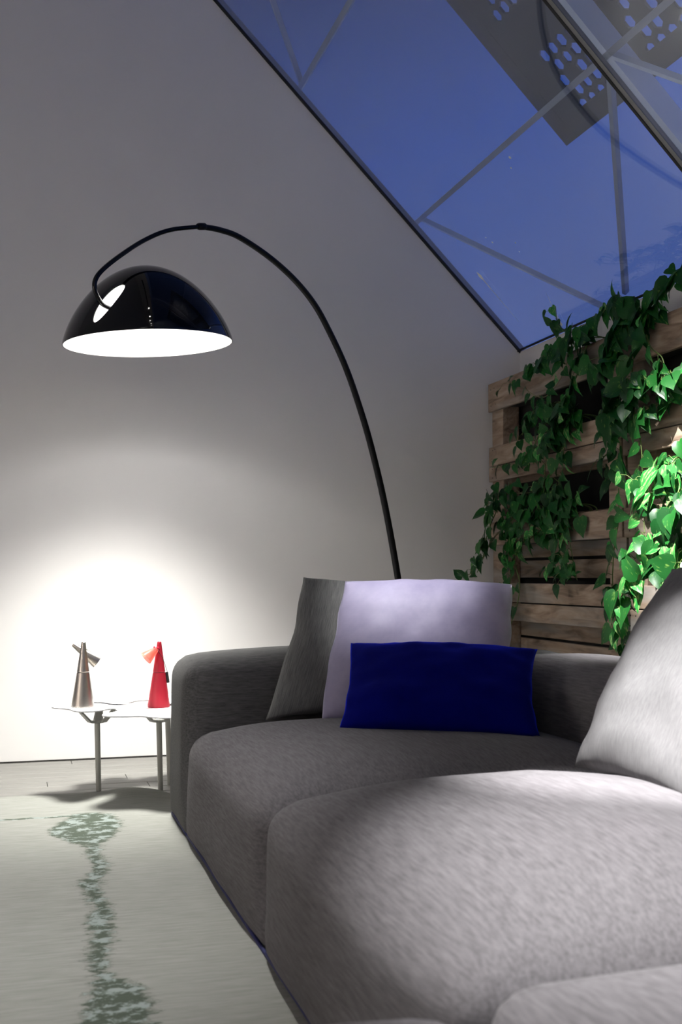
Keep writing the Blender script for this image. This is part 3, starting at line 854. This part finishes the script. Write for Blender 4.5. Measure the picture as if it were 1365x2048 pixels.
def cone_head(t, apex, direction, length, ra, rb, mat, inner):
    M0 = axis_matrix(apex, direction)
    h_ = MB().lathe([(0, 0), (ra - 0.0015, 0), (ra, 0.002), (rb, length), (rb - 0.0015, length), (ra * 0.8, 0.012), (0, 0.012)], 36, M0).build('head', mat, t, angle=0.6)
    MB().lathe([(0, length * 0.55), (rb * 0.45, length * 0.60), (rb * 0.45, length * 0.72), (0, length * 0.80)], 20, M0).build('bulb', inner, h_, smooth=True)
    return h_
steel_lamp = cone_lamp((0.291, 5.035, 0.380), 'brushed_steel', 'brushed steel cone lamp with tilted cone head on white table', h=0.280)
cone_head(steel_lamp, (0.247, 5.062, 0.648), (0.108, 0.008, -0.080), 0.132, 0.0085, 0.029, 'brushed_steel', 'white_enamel')
MB().tube([(0.291, 5.035, 0.608), (0.291, 5.07, 0.608)], 0.005, 10).build('pivot', 'brushed_steel', steel_lamp, smooth=True)
red_lamp = cone_lamp((0.612, 4.975, 0.3755), 'red_enamel', 'red cone lamp with small translucent head painted bloom pale on white table', h=0.284)
cone_head(red_lamp, (0.598, 4.955, 0.628), (-0.052, -0.012, -0.042), 0.062, 0.012, 0.030, 'red_bloom_wash', 'white_enamel')
MB().tube([(0.585, 4.955, 0.633), (0.601, 4.957, 0.630), (0.609, 4.965, 0.622)], [0.008, 0.008, 0.006], 12).build('pivot', 'red_enamel', red_lamp, smooth=True)
MB().box((-0.006, -0.004, -0.024), (0.006, 0.004, 0.024), 0.002, Matrix.Translation((0.648, 4.972, 0.503)) @ Matrix.Rotation(math.radians(-8), 4, 'Y')).build('switch', 'black_rubber', red_lamp)
MB().tube(spline([(0.602, 4.945, 0.622), (0.622, 4.942, 0.590), (0.640, 4.955, 0.545), (0.647, 4.968, 0.525)], 6), 0.0011, 6).build('wire', 'black_rubber', red_lamp, smooth=True)
MB().tube(spline([(0.655, 4.985, 0.3795), (0.70, 5.01, 0.381), (0.76, 5.00, 0.381), (0.80, 4.96, 0.382)], 6), 0.003, 8).build('cable', 'black_rubber', red_lamp, smooth=True)

# ------------------------------------------------------------------ pallets against the right wall
PX0, PX1, PX2, PX3 = 2.616, 2.638, 2.738, 2.760       # front boards, blocks, back boards
prng = random.Random(12)
def nail_mesh():
    return MB().lathe([(0, 0), (0.0035, 0), (0.003, 0.0012), (0, 0.0015)], 8).mesh('nail', 'nail_head')
NAIL = nail_mesh()
def pallet(name_label, y0, y1, rows, backs, z0, z1):
    p = empty('wooden_pallet', (2.69, (y0 + y1) / 2, z0), name_label, 'pallet')
    def bar(nm, x0, x1, a0, a1, b0, b1, seed):
        c = Vector(((x0 + x1) / 2, (a0 + a1) / 2, (b0 + b1) / 2)); h = Vector(((x1 - x0) / 2, (a1 - a0) / 2, (b1 - b0) / 2))
        mb = MB().box(-h, h, 0.0025)
        r = random.Random(seed)
        mb.v = [(v[0] + r.uniform(-0.0006, 0.0006), v[1], v[2] + (0.004 * noise.noise(Vector((v[1] * 3, seed, 0))))) for v in mb.v]
        o = bpy.data.objects.new(nm, mb.mesh(nm, 'pallet_wood')); COL.objects.link(o)
        o.parent = p; o.matrix_parent_inverse = Matrix.Translation(-p.location); o.location = c
        return o
    for i, (b0, b1) in enumerate(rows):
        o = bar('board', PX0 + prng.uniform(-0.001, 0.001), PX1, y0 + prng.uniform(0, 0.006), y1 - prng.uniform(0, 0.006), b0, b1, 10 * i + y0)
        for yy in (y0 + 0.05, y0 + 0.10, y1 - 0.05, y1 - 0.10):
            zz = (b1 - b0) * 0.28
            for s in (-1, 1):
                nl = bpy.data.objects.new('nail', NAIL); COL.objects.link(nl); nl.parent = o
                nl.matrix_parent_inverse = Matrix.Identity(4)
                nl.location = (-(PX1 - PX0) / 2 - 0.0008, yy - (y0 + y1) / 2 + prng.uniform(-0.01, 0.01), s * zz + prng.uniform(-0.008, 0.008))
                nl.rotation_euler = (0, -math.pi / 2, 0)
    for a0, a1 in ((y0 + 0.005, y0 + 0.155), (y1 - 0.155, y1 - 0.005)):
        bar('post', PX1, PX2, a0, a1, z0, z1, a0 * 7)
    for i, (b0, b1) in enumerate(backs):
        bar('back_board', PX2, PX3, y0 + 0.004, y1 - 0.004, b0, b1, 100 + i)
    return p
ROW_T = [(1.888, 2.050), (1.572, 1.681)]
ROW_M = [(1.484, 1.567), (1.118, 1.250), (0.803, 0.905)]
ROW_B = [(0.702, 0.797), (0.36, 0.49), (0.04, 0.14)]
BK_T = [(1.58, 1.67), (1.93, 2.045)]
BK_M = [(0.81, 0.90), (0.935, 1.03), (1.045, 1.14), (1.17, 1.27), (1.47, 1.56)]
BK_B = [(0.05, 0.15), (0.30, 0.40), (0.50, 0.60), (0.615, 0.70)]
for (y0, y1), where in (((4.492, 5.972), 'in the corner beside the gable wall'), ((3.000, 4.484), 'in the column farther from the gable wall')):
    pallet('weathered wooden pallet, lowest of the stack ' + where, y0, y1, ROW_B, BK_B, 0.0, 0.799)
    pallet('weathered wooden pallet, middle of the stack ' + where, y0, y1, ROW_M, BK_M, 0.801, 1.569)
    pallet('weathered wooden pallet, top of the stack ' + where, y0, y1, ROW_T, BK_T, 1.571, 2.046)

tag(MB().box((2.766, 3.0, 0.0), (2.774, 5.972, 2.04)).build('shade_backing_sheet', 'soil_box'), 'black sheet added behind all the stacked pallets to darken their gaps', 'backing sheet')  # added sheet that keeps the gaps between the boards dark

# dark planting troughs inside the pallets that the vines grow from
def trough(y0, y1, z0, z1, label):
    t = MB().box((2.640, y0, z0), (2.736, y1, z0 + 0.01)).box((2.640, y0, z0), (2.646, y1, z1)).box((2.730, y0, z0), (2.736, y1, z1))
    t.box((2.640, y0, z0), (2.736, y0 + 0.006, z1)).box((2.640, y1 - 0.006, z0), (2.736, y1, z1)).box((2.644, y0 + 0.004, z0 + 0.008), (2.732, y1 - 0.004, z1 - 0.02))
    tag(t.build('plant_trough', 'soil_box'), label, 'planter')
trough(4.66, 5.80, 1.572, 1.676, 'black planting trough behind upper pallet boards by the corner')
trough(4.66, 5.80, 1.120, 1.245, 'black planting trough behind middle pallet board by the corner')
trough(3.17, 4.32, 1.572, 1.676, 'black planting trough behind the upper double boards away from the corner')
trough(3.17, 4.32, 1.120, 1.245, 'black planting trough behind the middle single board away from the corner')
trough(4.66, 5.80, 1.900, 2.030, 'black planting trough behind the topmost board by the corner')
trough(3.17, 4.32, 1.900, 2.030, 'black planting trough behind the topmost board away from corner')

# ------------------------------------------------------------------ pothos vines
def leaf_mesh(name, mat, fold, droop, twist, wid=1.0):
    rows = [(0.0, (0.17, -0.07), (0.27, -0.05)), (0.18, (0.22, 0.15), (0.43, 0.11)), (0.42, (0.21, 0.40), (0.42, 0.37)), (0.68, (0.14, 0.67), (0.28, 0.65)), (0.88, (0.06, 0.875), (0.115, 0.865))]
    mb = MB()
    def z(x, y_): return fold * abs(x) - droop * max(0, y_) ** 2 + twist * x * y_ - 0.35 * max(0, abs(x) - 0.22) ** 1.5
    for yc, m_, e_ in rows:
        for x, y_ in ((-e_[0], e_[1]), (-m_[0], m_[1]), (0, yc), (m_[0], m_[1]), (e_[0], e_[1])):
            x *= wid; mb.v.append((x, y_, z(x, y_)))
    mb.v.append((0, 1.06, z(0, 1.06)))
    for i in range(4):
        for j in range(4):
            a = i * 5 + j; mb.f.append((a, a + 1, a + 6, a + 5))
    for j in range(4): mb.f.append((20 + j, 21 + j, 25))
    return mb.mesh(name, mat, smooth=True)
LEAF = {
    'dark': [leaf_mesh('leaf', 'leaf_dark', 0.22, 0.28, 0.10), leaf_mesh('leaf', 'leaf_dark', 0.35, 0.45, -0.15, 0.92), leaf_mesh('leaf', 'leaf_dark', 0.12, 0.12, 0.0, 1.05), leaf_mesh('leaf', 'leaf_dark', 0.45, 0.30, 0.2, 0.85)],
    'pale': [leaf_mesh('leaf', 'leaf_pale', 0.22, 0.28, 0.10, 0.86), leaf_mesh('leaf', 'leaf_pale', 0.35, 0.45, -0.15, 0.8), leaf_mesh('leaf', 'leaf_pale', 0.12, 0.15, 0.0, 0.95)],
}

VINES = {
 'A': [
  ([(2.660,4.353,2.139),(2.600,4.419,2.182),(2.580,4.655,2.138),(2.570,4.936,2.075),(2.560,5.105,2.044),(2.560,5.295,2.014)], 26, 0.075, 0.035),
  ([(2.620,4.681,2.122),(2.580,4.851,2.112),(2.570,4.996,2.187),(2.570,5.026,2.289)], 7, 0.060, 0.020),
  ([(2.620,4.826,2.117),(2.570,4.859,2.035),(2.550,4.953,1.904),(2.560,5.165,1.850),(2.570,5.450,1.956),(2.570,5.627,2.004)], 12, 0.055, 0.030),
  ([(2.620,4.728,2.132),(2.560,4.743,1.964),(2.540,4.833,1.811),(2.550,5.011,1.690),(2.570,5.136,1.567)], 20, 0.065, 0.040),
  ([(2.640,4.239,2.137),(2.580,4.325,2.065),(2.550,4.403,1.990),(2.540,4.475,1.914),(2.550,4.561,1.873)], 22, 0.080, 0.050),
  ([(2.640,4.279,2.147),(2.600,4.117,2.137),(2.580,3.992,2.147),(2.580,3.885,2.151)], 14, 0.080, 0.040),
  ([(2.600,4.256,2.051),(2.560,4.155,1.920),(2.550,4.045,1.845),(2.550,4.029,1.780),(2.550,4.073,1.802)], 5, 0.060, 0.020),
 ],
 'B': [
  ([(2.680,4.822,1.743),(2.620,4.934,1.805),(2.580,5.123,1.794),(2.570,5.333,1.758),(2.560,5.404,1.687)], 24, 0.060, 0.050),
  ([(2.680,4.848,1.673),(2.620,4.937,1.683),(2.570,5.052,1.645),(2.560,5.228,1.589),(2.560,5.376,1.539)], 24, 0.065, 0.050),
  ([(2.680,5.050,1.699),(2.580,5.127,1.629),(2.570,5.154,1.505),(2.560,5.160,1.328),(2.560,5.181,1.165)], 8, 0.060, 0.030),
  ([(2.640,5.134,1.683),(2.580,5.357,1.590),(2.570,5.521,1.540),(2.560,5.795,1.551)], 7, 0.060, 0.020),
  ([(2.680,4.898,1.655),(2.580,4.967,1.586),(2.570,4.976,1.464),(2.570,5.031,1.370)], 9, 0.060, 0.030),
 ],
 'C': [
  ([(2.680,4.906,1.338),(2.620,5.102,1.401),(2.570,5.341,1.379),(2.540,5.587,1.382),(2.460,5.639,1.330)], 26, 0.075, 0.050),
  ([(2.680,4.860,1.239),(2.620,4.998,1.294),(2.560,5.206,1.280),(2.550,5.484,1.255),(2.550,5.645,1.195)], 30, 0.070, 0.055),
  ([(2.660,4.923,1.169),(2.600,5.015,1.171),(2.560,5.209,1.153),(2.550,5.425,1.108),(2.550,5.615,1.031)], 26, 0.065, 0.050),
  ([(2.600,5.590,1.329),(2.500,5.631,1.275),(2.440,5.596,1.165),(2.400,5.553,1.056),(2.360,5.548,0.963)], 10, 0.070, 0.030),
  ([(2.600,5.656,1.251),(2.480,5.621,1.139),(2.400,5.573,1.030),(2.340,5.569,0.963),(2.280,5.527,0.950)], 7, 0.060, 0.030),
  ([(2.600,5.407,1.213),(2.550,5.488,1.056),(2.540,5.532,0.897),(2.540,5.586,0.735),(2.540,5.601,0.627)], 16, 0.055, 0.030),
  ([(2.600,5.408,1.160),(2.550,5.488,1.030),(2.540,5.408,0.911),(2.540,5.441,0.793),(2.540,5.537,0.670),(2.530,5.625,0.586)], 4, 0.050, 0.020),
 ],
 'D': [
  ([(2.680,5.064,1.124),(2.600,5.017,1.073),(2.570,4.987,0.999),(2.560,4.944,0.914)], 14, 0.060, 0.030),
  ([(2.680,5.065,1.112),(2.600,4.940,1.047),(2.570,4.860,0.974),(2.570,4.836,0.926)], 7, 0.050, 0.020),
  ([(2.680,5.225,1.116),(2.600,5.125,1.063),(2.570,5.094,0.987),(2.570,5.084,0.962)], 5, 0.050, 0.020),
 ],
 'E': [
  ([(2.640,4.386,1.970),(2.560,4.311,1.797),(2.540,4.352,1.648),(2.540,4.377,1.497),(2.540,4.390,1.322)], 22, 0.090, 0.050),
  ([(2.540,4.390,1.322),(2.540,4.394,1.191),(2.550,4.448,1.083),(2.550,4.469,0.950),(2.550,4.463,0.839),(2.550,4.432,0.731),(2.540,4.358,0.626)], 20, 0.075, 0.025),
  ([(2.600,4.364,1.852),(2.550,4.265,1.637),(2.540,4.200,1.500),(2.540,4.192,1.371),(2.540,4.180,1.244),(2.540,4.183,1.139),(2.520,4.103,1.032)], 18, 0.070, 0.025),
  ([(2.560,4.346,1.582),(2.540,4.463,1.507),(2.530,4.513,1.466),(2.530,4.537,1.412)], 6, 0.070, 0.030),
 ],
 'F': [
  ([(2.620,3.949,1.454),(2.500,3.854,1.410),(2.440,3.849,1.349),(2.430,3.888,1.274),(2.430,3.854,1.222)], 18, 0.100, 0.050),
  ([(2.620,3.951,1.393),(2.500,3.907,1.386),(2.460,3.988,1.362),(2.450,4.048,1.336),(2.460,4.142,1.334)], 13, 0.085, 0.040),
  ([(2.600,3.922,1.350),(2.450,3.763,1.294),(2.420,3.752,1.216),(2.420,3.787,1.180)], 12, 0.100, 0.050),
 ],
 'G': [
  ([(2.620,3.959,1.111),(2.480,3.833,1.076),(2.440,3.875,1.057),(2.430,3.986,1.040),(2.440,4.118,1.008)], 16, 0.105, 0.050),
  ([(2.620,3.944,1.050),(2.480,3.834,1.028),(2.440,3.876,0.999),(2.430,4.007,0.960),(2.440,4.159,0.929),(2.450,4.218,0.866)], 16, 0.105, 0.045),
  ([(2.480,4.051,0.970),(2.480,4.149,0.888),(2.500,4.264,0.823),(2.500,4.287,0.737),(2.500,4.228,0.666)], 14, 0.080, 0.030),
  ([(2.600,3.930,1.090),(2.420,3.707,1.044),(2.400,3.695,0.987),(2.400,3.746,0.950)], 9, 0.100, 0.050),
 ],
 'H': [
  ([(2.660,3.998,1.832),(2.560,3.954,1.767),(2.530,4.034,1.759),(2.530,4.188,1.764),(2.540,4.370,1.761)], 16, 0.100, 0.045),
  ([(2.660,4.002,1.688),(2.580,4.042,1.670),(2.560,4.162,1.655),(2.560,4.263,1.594)], 10, 0.080, 0.040),
  ([(2.580,4.231,1.763),(2.530,4.312,1.708),(2.520,4.402,1.654),(2.520,4.448,1.571)], 12, 0.110, 0.050),
 ],
}
PLANTS = {
    'A': ('dark pothos trailing along the topmost pallet board under glass', 0.08, 3),
    'B': ('dark pothos filling the gap under the top board by the corner', 0.12, 5),
    'C': ('dense dark pothos spilling past the pallet edge toward white wall', 0.08, 8),
    'D': ('small pothos sprig hanging over the lower gap in the pallet', 0.10, 13),
    'E': ('long thin pothos vines hanging down the lit pallet posts', 0.12, 21),
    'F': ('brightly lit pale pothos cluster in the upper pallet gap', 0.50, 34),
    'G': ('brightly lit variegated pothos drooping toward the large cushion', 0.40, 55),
    'H': ('broad leaved green pothos under the top board away from corner', 0.10, 89),
}
def in_board(zz):
    for b0, b1 in ROW_T + ROW_M + ROW_B:
        if b0 - 0.01 < zz < b1 + 0.01: return True
    return False
for key, (label, pale, seed) in PLANTS.items():
    rg = random.Random(seed)
    root = VINES[key][0][0][0]
    plant = empty('pothos_plant', root, label, 'plant', 'pothos vines on the pallets')
    inv = Matrix.Translation(-Vector(root))
    done = []
    for pts, n, size, spread in VINES[key]:
        n = int(n * (0.95 if key == 'E' else 1.35 if key in 'FG' else 1.9))
        first = Vector(pts[0]); em = 0
        if first.x > 2.61:
            # root in the soil of the nearest trough below, then up over the edge of the board in front of it
            lo_y, hi_y = (4.69, 5.77) if first.y > 4.45 else (3.20, 4.29)
            ry = min(max(first.y, lo_y), hi_y)
            zt = max((z_ for z_ in (2.030, 1.676, 1.245) if z_ <= first.z + 0.16), default=1.245)
            ry2 = ry * 0.6 + pts[1][1] * 0.4
            pts = [(2.690, ry, zt - 0.035), (2.688, ry, zt + 0.030), (2.645, ry2, zt + 0.050), (2.600, ry2, zt + 0.040)] + [(min(p_[0], 2.600), p_[1], p_[2]) for p_ in pts[1:]]
            em = 28
        elif done:
            # a side shoot starts on a stem of the same plant
            near = min(done, key=lambda q: (q - first).length)
            if (near - first).length > 0.004: pts = [tuple(near)] + [tuple(p_) for p_ in pts[1:]]
        cur = spline(pts, 10)
        for k_, q in enumerate(cur):
            if k_ >= em: q.x = min(q.x, 2.6065)
        done += cur[em:]
        vine = MB().tube(cur, [0.0034 - 0.0016 * k / (len(cur) - 1) for k in range(len(cur))], 6)
        leaves = []
        for k in range(n):
            t = (k + rg.uniform(0.2, 1.0)) / n
            p = cur[min(len(cur) - 1, em + int(t * (len(cur) - 1 - em)))]
            side = 1 if k % 2 else -1
            off = Vector((-rg.uniform(0.004, 0.035), side * abs(rg.gauss(0, 1)) * spread * 0.8 + rg.uniform(-0.01, 0.01), rg.gauss(0, 1) * spread * 0.6))
            b0 = p + off
            s = size * rg.uniform(0.8, 1.4) * (0.85 if key in 'FGH' else 1.0)
            if k == n - 1: s *= 0.8
            # blade direction: mostly hanging, leaning to its side
            ang = side * abs(rg.gauss(0.55, 0.45))
            dr = Vector((-rg.uniform(0.05, 0.55), math.sin(ang), -math.cos(ang))).normalized()
            if rg.random() < 0.10: dr.z = abs(dr.z) * 0.6; dr.normalize()
            nr = Vector((-1.0, rg.gauss(0, 0.35), rg.uniform(0.05, 0.9)))
            nr = (nr - dr * nr.dot(dr)).normalized()
            # keep blades in front of the boards they cross
            tip = b0 + dr * s
            lim = 2.607
            if in_board(b0.z) or in_board(tip.z):
                b0.x = min(b0.x, lim - 0.012)
            if tip.x > lim: dr.x -= 0.3; dr.normalize()
            b0.x = min(b0.x, 2.72); b0.y = min(b0.y, 5.93)
            if (b0 + dr * s).y > 5.97: dr.y = -abs(dr.y)
            nr = (nr - dr * nr.dot(dr)).normalized()
            xx = dr.cross(nr)
            M = Matrix((xx * s, dr * s, nr * s)).transposed().to_4x4(); M.translation = b0
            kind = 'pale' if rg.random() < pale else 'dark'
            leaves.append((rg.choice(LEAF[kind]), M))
            mid = (p + b0) / 2 + Vector((-0.006, 0, 0.012))
            vine.tube([p, mid, b0], [0.0016, 0.0013, 0.0011], 4, cap=False)
        st = vine.build('stem', 'stem_brown' if rg.random() < 0.35 else 'stem', plant, smooth=True)
        for me, M in leaves:
            o = bpy.data.objects.new('leaf', me); COL.objects.link(o)
            o.parent = plant; o.matrix_parent_inverse = inv; o.matrix_basis = M

# ------------------------------------------------------------------ lighting track and spotlights up under the ridge, out of the frame; two heads are added fill
track = MB().box((0.30, 0.2, 4.36), (0.34, 5.2, 4.395), 0.004)
for yy in (0.6, 2.7, 4.8): track.tube([(0.32, yy, 4.39), (0.32, yy, 4.818)], 0.006, 8)
tag(track.build('lighting_track', 'black_metal'), 'black lighting track hung under the roof ridge', 'light track')
def spotlight(y_, aim, power, cone, blend, label, col=(1.0, 0.985, 0.965), x_=0.32):
    loc = Vector((x_, y_, 4.22)); t = empty('ceiling_spotlight', (x_, y_, 4.36), label, 'spotlight', None)
    d_ = (Vector(aim) - loc).normalized(); M = axis_matrix(loc, d_, (0, 1, 0.01))
    MB().tube([(x_, y_, 4.36), (x_, y_, 4.30), tuple(loc - d_ * 0.02)], 0.008, 8).build('bracket', 'black_metal', t, smooth=True)
    MB().lathe([(0, -0.09), (0.042, -0.09), (0.05, -0.08), (0.055, 0.09), (0.050, 0.09), (0.045, 0.05), (0, 0.05)], 28, M).build('body', 'black_metal', t, angle=0.5)
    MB().lathe([(0, 0.052), (0.043, 0.052), (0.043, 0.056), (0, 0.056)], 24, M).build('lens', 'spot_lens', t)
    add_light('spot_beam', 'SPOT', loc + d_ * 0.095, power, col, t, aim=aim, spot_size=math.radians(cone), spot_blend=blend, shadow_soft_size=0.03)
for s in SPOTS: spotlight(*s)
